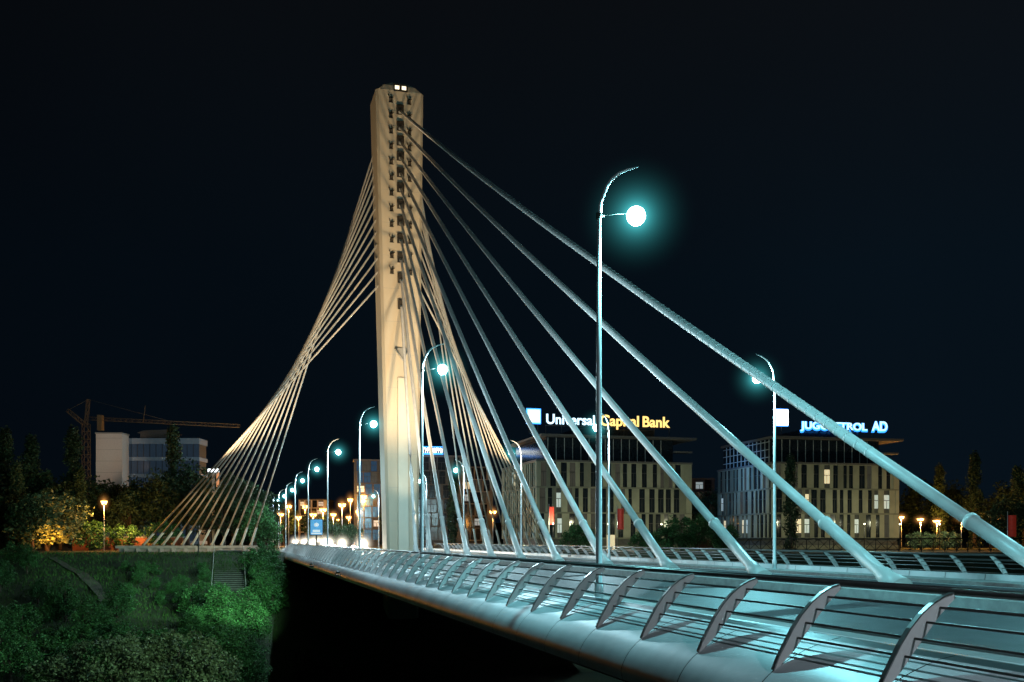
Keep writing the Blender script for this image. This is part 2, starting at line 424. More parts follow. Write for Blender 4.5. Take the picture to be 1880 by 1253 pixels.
for side in (-1, 1):
    m = MB()
    def bp(t, ds): return (20+side*(20-(3.2-15.6*t)), 155+4.5*t+ds)
    for (t0, t1, d0, d1, z0, z1, mi) in ((-.12, 1.25, -1.6, 2.0, .45, .85, 0), (-.1, 1.22, -1.2, 1.6, -1.5, .448, 0)):
        A = bp(t0, d0); B = bp(t1, d0); C = bp(t1, d1); D = bp(t0, d1)
        r = [A, B, C, D]
        if side < 0: r = r[::-1]
        m.loft([[(x, y, z0) for x, y in r], [(x, y, z1) for x, y in r]], mi)
    for i in range(12):
        x, y = bp(-.05+1.2*i/11, -1.45); m.box(x-.28, x+.28, y-.1, y+.3, -1.4, .449, 0)
        m.box(x+.35, x+.95, y+.2, y+.3, -.8, .1, 1)
    part(m, "anchor_block", [M_grey, M_dark])

# ---------------------------------------------------------------- street lamps
CY = (0.26, 0.84, 0.95); CW = (0.55, 0.88, 1.0)
def lamp_root(name, label, power):
    r = obj(name, None, label=label, category="street lamp")
    m = MB(); m.tube([(0, 0, 0), (0, 0, .5), (0, 0, .52), (0, 0, 6), (0, 0, 10.5)], [.13, .13, .095, .08, .06], 10)
    m.tube([(0, 0, 10.5), (.05, 0, 11.06), (.12, 0, 11.35), (.23, 0, 11.6), (.38, 0, 11.82), (.58, 0, 12.0), (.85, 0, 12.14), (1.19, 0, 12.25)], [.06, .06, .058, .055, .05, .045, .035, .015], 8)
    m.tube([(0, 0, 0), (0, 0, .03)], .26, 10)
    obj("pole", m.mesh("pole", [M_pole]), r)
    m = MB(); m.tube([(0, 0, 10.75), (.55, 0, 10.86), (1.0, 0, 10.92)], .007, 6); m.tube([(0, 0, 10.66), (0, 0, 10.84)], .085, 8); m.tube([(0, 0, 10.75), (.16, 0, 10.78)], .03, 6)
    obj("bracket", m.mesh("bracket", [M_anch]), r)
    m = MB(); m.tube([(1.12, 0, 11.12), (1.12, 0, 11.08), (1.12, 0, 11.04)], [.05, .13, .18], 14)
    obj("lamp_shade", m.mesh("lamp_shade", [M_dark]), r)
    m = MB(); m.sphere((1.12, 0, 10.86), .27, 18, 12)
    obj("lamp_globe", m.mesh("lamp_globe", [M_globe]), r)
    halo(r, (1.12, 0, 10.86), 1.8, GLOW_C)
    light("lamp_light", 'POINT', (1.12, 0, 10.45), CY, power, .12, r)
    return r
g = "street lamps along the bridge"
lr = lamp_root("street_lamp", "tall slender white street lamp with curved top on the bridge footway", 5600)
lr.location = W(26.1, 9.95, .12); lr.rotation_euler = (0, 0, TH); lr["group"] = g
ldw = bpy.data.lights.new("lamp_light_white", 'POINT'); ldw.color = CW; ldw.energy = 4200; ldw.shadow_soft_size = .12
ldn = bpy.data.lights.new("lamp_light_neutral", 'POINT'); ldn.color = (.68, .88, 1.0); ldn.energy = 3600; ldn.shadow_soft_size = .12
ldc = bpy.data.lights.new("lamp_light_cyan", 'POINT'); ldc.color = CY; ldc.energy = 5600; ldc.shadow_soft_size = .12
def lampc(s, p, rot, ld):
    c = clone(lr, W(s, p, .12 if s < S1 else -.1), rot)
    for ch in c.children:
        if ch.type == 'LIGHT': ch.data = ld
for s in (-0.4, 52.6, 79.1, 105.6, 132.1, 158.6, 185.1, 211.6, 238.1): lampc(s, 9.95, TH, ldn if s < 1 else ldw)
for s in (24, 50.7, 76.5, 102.0, 129.0, 155.0, 181, 207): lampc(s, 30.05, TH+math.pi, ldc if s < 60 else ldw)

def sod_root():
    r = obj("park_lamp", None, label="short street lamp with orange sodium light", category="street lamp", group="orange sodium street lamps")
    m = MB(); m.tube([(0, 0, 0), (0, 0, 7.6)], [.09, .05], 8); m.tube([(-.5, 0, 7.6), (.5, 0, 7.6)], .04, 6)
    obj("pole", m.mesh("sodium_pole", [M_pole]), r)
    for dx in (-.5, .5):
        m = MB(); m.loft([[(dx-.22, -.12, 7.55), (dx+.22, -.12, 7.55), (dx+.22, .12, 7.55), (dx-.22, .12, 7.55)], [(dx-.32, -.2, 7.75), (dx+.32, -.2, 7.75), (dx+.32, .2, 7.75), (dx-.32, .2, 7.75)]])
        m.sphere((dx, 0, 7.5), .24, 10, 6)
        obj("lamp_head", m.mesh("sodium_head", [M_sod]), r)
    halo(r, (0, 0, 7.5), 2.0, GLOW_O)
    light("sodium_light", 'POINT', (0, 0, 7.0), (1.0, .42, .08), 5500, .15, r)
    return r
sr = sod_root()
def put_sod(u, v, Y, first=False):
    p = PX(u, v, Y); z = p.z; g0 = terr(p.x, p.y); sc = (z-g0)/7.6
    if first: sr.location = (p.x, p.y, g0); sr.scale = (.6, 1, sc)
    else: clone(sr, (p.x, p.y, g0), rnd.uniform(0, 1.4), (1, 1, sc))
put_sod(191, 922, 165, True)
for (u, v, Y) in ((593, 936, 230), (628, 927, 215), (643, 918, 260), (560, 930, 300), (668, 912, 250), (1690, 954, 190), (1720, 957, 205), (1765, 950, 185), (1835, 954, 200), (1655, 950, 215), (1300, 940, 240), (905, 940, 230), (530, 930, 260), (612, 945, 205), (575, 945, 240), (548, 950, 275), (658, 940, 240), (585, 955, 280), (640, 950, 280), (515, 945, 240), (620, 955, 320), (600, 962, 260)): put_sod(u, v, Y)

# ---------------------------------------------------------------- floodlights
def flood(loc, target, color, power, ang, label, post=0.0, rad=.5):
    r = obj("floodlight", None, loc=loc-Vector((0, 0, post)), label=label, category="floodlight", group="floodlights")
    m = MB(); m.box(-.15, .15, -.1, .1, post-.1, post)
    if post: m.tube([(0, 0, 0), (0, 0, post-.1)], .06, 6)
    m.tube([(-.13, 0, post), (-.13, 0, post+.18)], .015, 5); m.tube([(.13, 0, post), (.13, 0, post+.18)], .015, 5)
    obj("bracket", m.mesh("bracket", [M_dark]), r)
    m = MB(); m.box(-.12, .12, -.08, .08, post+.1, post+.22)
    obj("lamp_housing", m.mesh("housing", [M_dark]), r)
    d = (Vector(target)-Vector(loc)).normalized()
    l = light("floodlight_beam", 'SPOT', Vector((0, 0, post+.3))+d*(rad+.35), color, power, rad, r, target=Vector((0, 0, post+.3))+d*50, angle=ang)
WARM = (1.0, .70, .38)
flood(W(88, 9.4, .32), W(121, 20, 38), WARM, 66000, 62, "small dark floodlight fixed on the bridge footway", rad=1.3)
flood(W(88, 30.6, .32), W(121, 20, 38), WARM, 60000, 62, "small dark floodlight fixed on the bridge footway", rad=1.3)
flood(W(110, 20.6, .5), W(119.6, 20.05, 20), (1, .84, .58), 3600, 60, "small dark floodlight at the pylon foot", rad=.15)
flood(W(141, -4, 1.0), W(133, 8, 34), WARM, 36000, 66, "added fill floodlight on the river bank", 1.5)
flood(W(141, 44, 1.0), W(133, 32, 34), WARM, 32000, 66, "added fill floodlight on the river bank", 1.5)
flood(W(144, -4, 3.6), W(156, -4, 0), WARM, 2500, 130, "added fill floodlight on the river bank", 3.8, .15)  # added fill lamp to brighten the backstay anchor blocks
GR = (.50, 1, .60)
flood(W(88, 6.9, -.5), W(120, -4, -5), GR, 30000, 40, "added fill floodlight fixed below the bridge edge")  # made-up green fill, lights the near side of the bank foliage
flood(W(66, 6.9, -.5), W(108, -24, -7), (.68, 1, .62), 13000, 62, "added fill floodlight fixed below the bridge edge")  # second added fill, for the left part of the slope
pt = PX(98, 990, 157); flood(Vector((pt.x, pt.y, .5)), PX(88, 945, 164), (1, .34, .04), 3600, 110, "added fill floodlight on the river bank", .5, .1)  # uplight added to tint the shrub orange

# ---------------------------------------------------------------- buildings
def building(name, label, loc, rot, Wd, D, H, floors, rs, upper=True, plinth=2.0, panel=M_beige, panel2=M_beige2, glass=M_glass, lit=.05, pw=(.8, 1.5), ww=(.7, 1.2), dosides=('f', 'l'), blue=False):
    rr = random.Random(rs)
    root = obj(name, None, loc=loc, rot=rot, label=label, category="building")
    m = MB(); m.box(0.25, Wd-.25, 0.25, D-.25, -1, H-.1, 1)
    fh = (H-plinth)/floors
    wins = []
    for side in dosides:
        Ln = Wd if side == 'f' else D
        def bx(a0, a1, t0, t1, z0, z1, mi):
            if side == 'f': m.box(a0, a1, t0, t1, z0, z1, mi)
            else: m.box(t0, t1, a0, a1, z0, z1, mi)
        e0 = 0 if side == 'f' else .26
        bx(e0, Ln, 0.0, .245, -1, plinth*.35, 2)
        for f in range(floors+1):
            z0 = plinth+f*fh-.18
            bx(e0, Ln, -.02, .246, z0, z0+.30, 2 if f < floors else 0)
        for f in range(floors):
            x = e0+rr.uniform(0, .5); z0 = plinth+f*fh+.122; z1 = z0+fh-.304
            bx(e0, x+.4, 0.02, .244, z0, z1, 0); x += .4
            while x < Ln-1.6:
                w_ = rr.uniform(*ww); p_ = rr.choice((rr.uniform(*pw), rr.uniform(pw[0]*.5, pw[0])))
                wins.append((side, x+w_/2, (z0+z1)/2, w_, z1-z0)); x += w_
                x2 = min(x+p_, Ln); bx(x, x2, rr.uniform(0.0, .12), .243, z0, z1, 2 if rr.random() < .25 else 0); x = x2
            if x < Ln: bx(x, Ln, 0.02, .243, z0, z1, 0)
    obj("wall", m.mesh("wall", [panel, M_core, panel2]), root)
    m = MB(); m.box(-.5, .5, -.03, 0, -.5, .5, 0); m.box(-.5, .5, -.06, -.031, .08, .12, 1); m.box(-.03, .03, -.06, -.031, -.5, .079, 1)
    base = {}
    for gk, gm in (("d", glass), ("w", M_warmw), ("c", M_coolw), ("m", M_dimw)):
        base[gk] = m.mesh("window_"+gk, [gm, M_dark])
    rr.shuffle(wins)
    for (side, x, z, w_, h) in wins[:100]:
        q = rr.random(); gk = "d"
        if q < lit*.4: gk = "w"
        elif q < lit: gk = "c"
        elif q < .35: gk = "m"
        o = bpy.data.objects.new("window", base[gk]); o.parent = root; o.scale = (w_, 1, h if gk in "dm" else h*.6)
        if side == 'f': o.location = (x, .22, z)
        else: o.location = (.22, x, z); o.rotation_euler = (0, 0, -math.pi/2)
        col.objects.link(o)
    m = MB(); m.box(-.1, Wd+.1, -.1, D+.1, H-.098, H+.25, 0)
    if upper:
        ux = .4 if blue else 2.5
        m.box(ux, Wd-3, 2.0, D-2, H+.252, H+4.6, 1)
        for i in range(int((Wd-6)/1.6)):
            m.box(2.7+i*1.6, 2.8+i*1.6, 1.9, 1.998, H+.26, H+4.5, 2)
        if blue:
            for i in range(12): m.box(ux-.1, ux-.002, 2.2+i*1.6, 2.35+i*1.6, H+.26, H+4.5, 2)
            for i in range(3): m.box(ux-.12, ux-.004, 2, D-2, H+1.2+i*1.4, H+1.32+i*1.4, 2)
        m.box(1.0 if not blue else .2, Wd+1.2, .3, D-1, H+4.602, H+5.0, 0)
        m.box(Wd*.3, Wd-6, 4, D-6, H+5.002, H+6.6, 1)
        m.box(Wd-3, Wd+.6, 1.0, 3.2, H+2.2, H+2.45, 0)
    obj("roof", m.mesh("roof", [M_roof, M_glass, M_grey]), root)
    return root
c1 = Vector(((985-940)/F*180, 180, 0)); a1 = math.atan2(8, 29.5)
B1 = building("bank_office_building", "beige panelled office block with tall slot windows and rooftop sign", c1, a1, 30.6, 25, 16.0, 3, 3)
c2 = Vector(((1420-940)/F*180, 180, 0)); a2 = math.atan2(6, 25)
B2 = building("oil_company_office_building", "beige panelled office block with blue lit side and rooftop sign", c2, a2, 25.8, 23.3, 15.6, 3, 11, lit=.14, blue=True)
m = MB(); m.box(13.5, 15, -.3, -.05, -.1, 2.6, 0); obj("entrance", m.mesh("entrance", [mat("entrance_glow", (.6, .5, .3), emit=(1, .85, .55), es=.5)]), B1)
def block(u0, u1, vt, Y, D, floors, label, panel, glass, rs, lit=.1, rot=0.0, dos=('f',), name="apartment_building", pw=(.3, .5), ww=(1.2, 1.8)):
    x0 = (u0-940)/F*Y; x1 = (u1-940)/F*Y; H = CZ+(HZ-vt)/F*Y
    return building(name, label, (x0, Y, 0), rot, (x1-x0)/max(.5, math.cos(rot)), D, H, floors, rs, upper=False, panel=panel, panel2=panel, glass=glass, lit=lit, dosides=dos, pw=pw, ww=ww, plinth=1.5)
block(650, 697, 845, 250, 6, 7, "slim blue glass office block with lit floors", M_core, M_bglass, 21, .16, .2, ('f',), "glass_office_building")
block(757, 846, 838, 235, 14, 6, "dark mid rise block with bright sign on its roof", M_core, M_glass, 22, .06, .1)
block(846, 905, 858, 290, 14, 6, "pale apartment block with dark windows", M_grey, M_glass, 23, .08, .1)
block(1272, 1312, 880, 230, 12, 5, "narrow dark apartment block", M_core, M_glass, 24, .08, 0)
block(548, 600, 918, 330, 14, 5, "distant ochre apartment block", M_white, M_glass, 25, .3, 0)
Y = 230; x0 = (229-940)/F*Y; x1 = (366-940)/F*Y; H = CZ+(HZ-812)/F*Y
r = obj("modern_office_building", None, loc=(x0, Y, 0), label="modern office block with pale bands and bluish glass strips", category="building")
M_band = mat("glowing_band_cladding", (.20, .25, .30), .5, var=.08, emit=(.35, .5, .65), es=.02)  # bluish light on the bands is put in as emission
m = MB(); Wb = x1-x0; nb = 6; fh = (H-1)/nb
m.box(.3, Wb-.3, .3, 6, -1, H-.1, 1)
for i in range(nb+1): m.box(0, Wb, 0, 6.2, 1+i*fh-.4, 1+i*fh+(.4 if i < nb else .9), 0)
obj("wall", m.mesh("wall", [M_band, M_core]), r)
for i in range(nb):
    m = MB(); m.box(.1, Wb-.1, .12, .29, 1+i*fh+.401, 1+(i+1)*fh-.401, 0)
    for j in range(1, 12): m.box(Wb*j/12-.06, Wb*j/12+.06, .06, .119, 1+i*fh+.402, 1+(i+1)*fh-.402, 1)
    obj("window_band", m.mesh("window_band", [mat("band_glass", (.02, .03, .045), .12, emit=(.2, .35, .55), es=.05), M_dark]), r)
m = MB(); m.box(3, Wb*.62, 1.5, 5.5, H+.5, H+2.2); m.loft([[(2.4, 1, H+2.202), (Wb*.66, 1, H+2.202), (Wb*.66, 6, H+2.202), (2.4, 6, H+2.202)], [(4, 1, H+2.8), (Wb*.55, 1, H+3.0), (Wb*.55, 6, H+3.0), (4, 6, H+2.8)]])
obj("roof", m.mesh("roof", [M_roof]), r)
m = MB(); Y = 226; x0 = (176-940)/F*Y; x1 = (224-940)/F*Y; H = CZ+(HZ-797)/F*Y
r = obj("white_tower_block", None, loc=(x0, Y, 0), label="windowless white rendered tower block under construction", category="building")
m.box(0, x1-x0, 0, 4, -1, H)
for i in range(8): m.box(-.01, x1-x0+.01, -.012, 0, H-1-i*2.6, H-.94-i*2.6, 1)
obj("wall", m.mesh("wall", [M_white, M_grey]), r)
m = MB(); m.box(-.15, x1-x0+.15, -.15, 4.1, H+.002, H+.3); obj("roof", m.mesh("roof", [M_grey]), r)
light("tower_block_fill", 'SPOT', (x0+2, Y-22, H-6), (1, .70, .50), 3600, .3, target=(x0+1, Y, H-4), angle=46)  # bare spot added to brighten the white block, no fixture

# ---------------------------------------------------------------- signs
def text_mesh(body, width, mat_, offset=0.0, ext=.06, height=None, name="lettering"):
    cu = bpy.data.curves.new("t", 'FONT'); cu.body = body; cu.extrude = ext; cu.offset = offset; cu.size = 1
    o = bpy.data.objects.new("__t", cu); col.objects.link(o); bpy.context.view_layer.update()
    me = bpy.data.meshes.new_from_object(o.evaluated_get(bpy.context.evaluated_depsgraph_get()))
    bpy.data.objects.remove(o)
    xs = [v.co.x for v in me.vertices]; ys = [v.co.y for v in me.vertices]
    sx = width/(max(xs)-min(xs)); sy = sx if height is None else height/(max(ys)-min(ys)); mx = min(xs)
    for v in me.vertices:
        x, y, z = v.co; v.co = ((x-mx)*sx, -z*1.0, y*sy)
    me.materials.clear(); me.materials.append(mat_); me.name = name
    me.flip_normals()
    return me
E_white = mat("sign_white", (.8, .8, .8), emit=(.55, .80, 1), es=1.8)
E_yel = mat("sign_yellow", (.8, .7, .4), emit=(1, .62, .17), es=1.5)
E_blue = mat("sign_blue", (.1, .3, .8), emit=(.03, .28, 1), es=2.2)
E_cy = mat("sign_pale_blue", (.6, .8, .9), emit=(.45, .80, 1), es=1.7)
E_sq = mat("sign_square_white", (.9, .9, .9), emit=(.9, .97, 1), es=3)
E_red = mat("glowing_banner_red", (.6, .05, .03), emit=(.8, .06, .03), es=.08)  # banner cloth given a faint glow of its own, no lamp
def sign_loc(u, v, cbase, ang):
    dx, dy = math.cos(ang), math.sin(ang); k = (u-940)/F
    t = (k*cbase.y-cbase.x)/(dx-k*dy); p = cbase+Vector((dx, dy, 0))*t
    return Vector((p.x, p.y, CZ+(HZ-v)/F*p.y)), t
cb1 = c1+Vector((-math.sin(a1), math.cos(a1), 0))*1.5
def T1_(u): return sign_loc(u, 778, cb1, a1)[1]
A = sign_loc(1003, 778, cb1, a1)[0]; ta = T1_(1003); td = T1_(1230)
r = obj("rooftop_sign", None, loc=A, rot=a1, label="illuminated white and yellow bank name letters on a rooftop", category="sign")
obj("lettering", text_mesh("Universal", T1_(1092)-ta, E_white, .02), r, label="white illuminated letters")
obj("lettering", text_mesh("Capital", T1_(1173)-T1_(1102), E_yel, .022), r, loc=(T1_(1102)-ta, 0, 0), label="warm yellow illuminated letters")
obj("lettering", text_mesh("Bank", td-T1_(1180), E_yel, .022), r, loc=(T1_(1180)-ta, 0, 0), label="warm yellow illuminated letters")
m = MB(); q = T1_(969)-ta; m.box(q, q+2.35, -.1, .2, .1, 2.5, 0); m.box(q-.22, q+2.57, .21, .3, -.12, 2.72, 1); m.box(q+.25, q+2.1, -.13, -.102, .35, 2.2, 2)
obj("logo_panel", m.mesh("logo_panel", [E_cy, E_blue, E_sq]), r)
m = MB(); z0 = 21.02-A.z
m.tube([(0, .35, -.3), (td-ta, .35, -.3)], .06, 6)
for i in range(9): m.tube([((td-ta)*i/8, .35, z0), ((td-ta)*i/8, .35, -.2)], .05, 5)
for x in (q+.4, q+2): m.tube([(x, .35, z0), (x, .35, .2)], .05, 5)
obj("sign_frame", m.mesh("sign_frame", [M_dark]), r)
cb2 = c2+Vector((-math.sin(a2), math.cos(a2), 0))*1.5
def T2_(u): return sign_loc(u, 787, cb2, a2)[1]
A = sign_loc(1470, 787, cb2, a2)[0]; ta = T2_(1470); tb = T2_(1629); Sq = sign_loc(1426, 781, cb2, a2)[0]
r = obj("rooftop_sign", None, loc=A, rot=a2, label="illuminated pale blue company name letters on a rooftop", category="sign")
for (wd, ua, ub) in (("JUGOPETROL", 1470, 1592), ("AD", 1601, 1629)):
    x = T2_(ua)-ta; L = T2_(ub)-T2_(ua)
    obj("lettering", text_mesh(wd, L, E_cy, .018, height=1.8), r, loc=(x, -.04, 0))
    obj("lettering_edge", text_mesh(wd, L+.28, E_blue, .085, .02, height=2.15), r, loc=(x-.14, .05, -.17))
m = MB(); q = T2_(1426)-ta; zq = Sq.z-A.z; m.box(q, q+2.3, -.1, .2, zq, zq+2.9, 0); m.box(q-.15, q+2.45, .21, .3, zq-.15, zq+3.05, 1)
obj("logo_panel", m.mesh("logo_panel", [E_sq, E_blue]), r)
m = MB(); z0 = 20.62-A.z; m.tube([(0, .35, -.3), (tb-ta, .35, -.3)], .06, 6)
for i in range(7): m.tube([((tb-ta)*i/6, .35, z0), ((tb-ta)*i/6, .35, -.2)], .05, 5)
m.tube([(q+1.1, .35, z0), (q+1.1, .35, zq+.2)], .09, 5)
obj("sign_frame", m.mesh("sign_frame", [M_dark]), r)
p = PX(757, 832, 233); r = obj("rooftop_sign", None, loc=p, rot=.1, label="bright blue and white rooftop sign", category="sign")
m = MB(); x = 0
for i in range(14):
    wd = rnd.uniform(.3, .5)
    m.box(x, x+.16, -.05, .05, 0.1, 1.25, 0); m.box(x+.161, x+wd, -.05, .05, rnd.choice([.1, .6, .95]), rnd.choice([1.25, 1.25, 1.1])+.01, 0); x += .5
obj("lettering", m.mesh("lettering", [E_sq]), r)
m = MB(); m.box(-.1, 7.2, .1, .2, -.35, .05, 0); m.box(-.1, 7.2, .1, .2, 1.35, 1.6, 0); m.box(.5, .6, .21, .3, -1, 1.4, 1); m.box(6, 6.1, .21, .3, -1, 1.4, 1)
obj("sign_frame", m.mesh("sign_frame", [E_blue, M_dark]), r)
p = PX(382, 866, 175); r = obj("totem_sign", None, loc=(p.x, p.y, -.1), label="tall white and blue lit totem sign on a post", category="sign")
m = MB(); m.box(.7, 1.1, -.1, .1, 0, p.z-.01, 0); obj("post", m.mesh("post", [M_grey]), r)
m = MB(); m.box(0, 1.9, -.15, .15, p.z, p.z+.55, 0); m.box(1.5, 1.9, -.15, .15, p.z-2.6, p.z-.002, 1); obj("sign_panel", m.mesh("sign_panel", [E_sq, mat("sign_orange", (.5, .2, .1), emit=(.8, .35, .15), es=.6)]), r)
p = PX(570, 953, 150); r = obj("billboard", None, loc=(p.x, p.y, -.1), label="small lit blue and white advertising panel on a post", category="billboard")
m = MB(); m.box(.75, 1.0, .0, .15, 0, p.z-2.41, 0); m.box(-.08, 1.88, .03, .2, p.z-2.4, p.z+.1, 0); obj("post", m.mesh("post", [M_dark]), r)
m = MB(); m.box(0, 1.8, -.03, .028, p.z-2.3, p.z, 0)
m.sphere((.9, -.05, p.z-.8), .38, 12, 8, 1, .8)
m.box(.35, 1.45, -.06, -.031, p.z-1.9, p.z-1.55, 1); m.box(.15, 1.65, -.06, -.031, p.z-2.2, p.z-2.0, 1)
obj("sign_panel", m.mesh("sign_panel", [mat("ad_blue", (.1, .35, .6), emit=(.12, .42, .75), es=.45), mat("ad_white", (.8, .8, .8), emit=(.7, .85, .9), es=.5)]), r)
for (u, v, Y, h, wd) in ((1133, 933, 172, 3.6, 1.1), (1008, 930, 172, 3.0, .8), (1850, 945, 130, 2.8, 1.1)):
    p = PX(u, v, Y); r = obj("banner", None, loc=(p.x, p.y, -.1), label="red vertical banner on a flagpole", category="banner")
    m = MB(); m.tube([(0, 0, 0), (0, 0, p.z+.5)], .05, 6); obj("pole", m.mesh("pole", [M_pole]), r)
    m = MB(); n = 6
    for i in range(n):
        y0 = .06*math.sin(i*1.3); y1 = .06*math.sin((i+1)*1.3)
        m.face([(.06+wd*i/n, y0, p.z-h), (.06+wd*(i+1)/n, y1, p.z-h), (.06+wd*(i+1)/n, y1, p.z), (.06+wd*i/n, y0, p.z)], 0, True)
    obj("cloth", m.mesh("cloth", [E_red]), r)

# ---------------------------------------------------------------- crane
def lattice(m, a, b, w_, n, r=.05):
    a = Vector(a); b = Vector(b); t = (b-a).normalized(); up = Vector((0, 0, 1)) if abs(t.z) < .9 else Vector((1, 0, 0))
    x = t.cross(up).normalized()*w_; y = x.cross(t).normalized()*w_
    cn = [x*.5+y*.5, x*.5-y*.5, -x*.5-y*.5, -x*.5+y*.5]
    for c in cn: m.tube([a+c, b+c], r, 4)
    for i in range(n):
        p0 = a.lerp(b, i/n); p1 = a.lerp(b, (i+1)/n)
        for j in range(4): m.tube([p0+cn[j], p1+cn[(j+1) % 4]], r*.7, 3)
        for j in range(4): m.tube([p1+cn[j], p1+cn[(j+1) % 4]], r*.7, 3)
Y = 262; mt = PX(158, 778, Y)
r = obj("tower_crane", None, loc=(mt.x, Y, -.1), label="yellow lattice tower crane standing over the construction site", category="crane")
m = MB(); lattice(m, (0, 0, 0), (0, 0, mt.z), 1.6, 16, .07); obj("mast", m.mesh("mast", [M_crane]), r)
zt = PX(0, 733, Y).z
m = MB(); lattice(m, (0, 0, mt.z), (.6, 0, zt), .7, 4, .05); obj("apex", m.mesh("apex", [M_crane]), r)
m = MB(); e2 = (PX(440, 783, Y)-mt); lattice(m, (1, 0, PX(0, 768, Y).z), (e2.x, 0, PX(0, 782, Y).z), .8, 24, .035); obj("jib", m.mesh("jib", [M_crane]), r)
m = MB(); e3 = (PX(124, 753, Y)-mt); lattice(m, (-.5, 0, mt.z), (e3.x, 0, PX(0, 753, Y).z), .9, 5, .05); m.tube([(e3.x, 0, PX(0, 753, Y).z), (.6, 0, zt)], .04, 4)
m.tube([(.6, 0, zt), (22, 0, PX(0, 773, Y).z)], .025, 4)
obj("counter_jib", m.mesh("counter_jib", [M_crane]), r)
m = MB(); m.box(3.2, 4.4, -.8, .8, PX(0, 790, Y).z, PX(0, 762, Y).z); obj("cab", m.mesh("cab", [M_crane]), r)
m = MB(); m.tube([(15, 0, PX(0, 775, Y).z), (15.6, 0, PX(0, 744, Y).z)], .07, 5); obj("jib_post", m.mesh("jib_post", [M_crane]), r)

# ---------------------------------------------------------------- cars
def car_root():
    r = obj("car", None, label="dark saloon car with headlights on driving onto the bridge", category="car", group="cars on the bridge")
    m = MB()
    pr = [(-2.15, .35), (-2.2, .62), (-2.05, .82), (-1.2, .95), (-.55, 1.42), (.75, 1.45), (1.55, 1.02), (2.1, .98), (2.2, .6), (2.1, .33)]
    def ringx(x, inset): return [(x*(.82 if z > 1.2 else 1.0), y*(1-inset), z) for y, z in pr]
    m.loft([ringx(-.88, .02), ringx(-.80, 0), ringx(.80, 0), ringx(.88, .02)], 0)
    obj("body", m.mesh("body", [mat("car_paint", (.06, .065, .08), .25, .4)]), r)
    m = MB()
    m.face([(-.66, -1.16, .99), (.66, -1.16, .99), (.58, -.60, 1.40), (-.58, -.60, 1.40)])
    obj("windscreen", m.mesh("windscreen", [M_glass]), r)
    wm = MB(); wm.tube([(-.11, 0, 0), (.11, 0, 0)], .33, 16); wme = wm.mesh("wheel", [M_dark])
    for x in (-.82, .82):
        for y in (-1.35, 1.35): obj("wheel", wme, r, loc=(x, y, .33))
    hm = MB(); hm.sphere((0, 0, 0), .17, 12, 8, 0, .75); hme = hm.mesh("headlight", [mat("headlight_glow", (.9, .9, .9), emit=(1, .95, .85), es=25)])
    for x in (-.62, .62): obj("headlight", hme, r, loc=(x, -2.14, .68))
    halo(r, (0, -3.1, 1.2), 2.0, GLOW_W)
    light("headlight_beam", 'SPOT', (0, -2.4, .7), (1, .90, .72), 4500, .15, r, target=(0, -30, -1), angle=120)
    return r
cr_ = car_root(); first = True
for (s, p) in ((134, 16.9), (147, 13.2), (158, 16.8), (168, 13.2), (179, 16.8), (190, 13.4), (202, 16.8), (216, 13.4)):
    if first: cr_.location = W(s, p, 0.0); cr_.rotation_euler = (0, 0, TH); first = False
    else: clone(cr_, W(s, p, 0.0), TH)

# ---------------------------------------------------------------- vegetation
def leaves(m, c, rad, n, ls, rr, squash=.8):
    for _ in range(n):
        while True:
            d = Vector((rr.uniform(-1, 1), rr.uniform(-1, 1), rr.uniform(-1, 1)))
            if .3 < d.length < 1: break
        q = c+Vector((d.x*rad, d.y*rad, d.z*rad*squash))
        a = Vector((rr.gauss(0, 1), rr.gauss(0, 1), rr.gauss(0, .6))).normalized(); b = a.orthogonal().normalized()
        b.rotate(Matrix.Rotation(rr.uniform(0, 6.28), 3, a))
        l = ls*rr.uniform(.6, 1.4); a = a*l; b = b*l*.55
        i = len(m.v); m.v += [tuple(q-a), tuple(q+b), tuple(q+a), tuple(q-b)]
        m.f.append((i, i+1, i+2, i+3)); m.m.append(0); m.smooth.append(False)
def tree(name, label, h, cw, ch, trunk_h, nclump, nleaf, ls, rs, lm, shape='round', cat="tree", group="trees"):
    rr = random.Random(rs); root = obj(name, None, label=label, category=cat, group=group)
    t = MB(); cz = trunk_h+ch*.5
    r0 = h*.022+.04
    t.tube([(0, 0, -.5), (rr.uniform(-.1, .1), 0, trunk_h*.6), (rr.uniform(-.3, .3), rr.uniform(-.2, .2), trunk_h+ch*.3), (0, 0, trunk_h+ch*.75)], [r0*1.3, r0, r0*.6, .03], 7)
    c = MB()
    for i in range(nclump):
        if shape == 'round':
            while True:
                d = Vector((rr.uniform(-1, 1), rr.uniform(-1, 1), rr.uniform(-1, 1)))
                if .35 < d.length < 1: break
            q = Vector((d.x*cw*.5, d.y*cw*.5, cz+d.z*ch*.5)); rad = cw*rr.uniform(.10, .2)
            if i % 4 == 0: t.tube([(0, 0, trunk_h+rr.uniform(-.1, .3)*ch*.5), ((q.x)*.5, q.y*.5, (q.z+trunk_h)/2+.3), tuple(q)], [r0*.45, r0*.28, .02], 5)
        else:
            f = rr.random(); z = trunk_h*.5+f*(h-trunk_h*.5); wr = cw*.5*(math.sin(math.pi*min(1, (f*.82+.18)))**.7)*(.8)
            an = rr.uniform(0, 6.28); k = rr.uniform(.2, 1); q = Vector((math.cos(an)*wr*k, math.sin(an)*wr*k, z)); rad = cw*rr.uniform(.14, .24)
        leaves(c, q, rad, nleaf, ls, rr, .8 if shape == 'round' else 1.8)
    obj("trunk", t.mesh("trunk", [M_bark]), root); obj("crown", c.mesh("crown", [lm]), root)
    return root
T1 = tree("broadleaf_tree", "broadleaf tree with uneven dark crown", 10, 8, 7, 3, 60, 70, .22, 1, M_leafd)
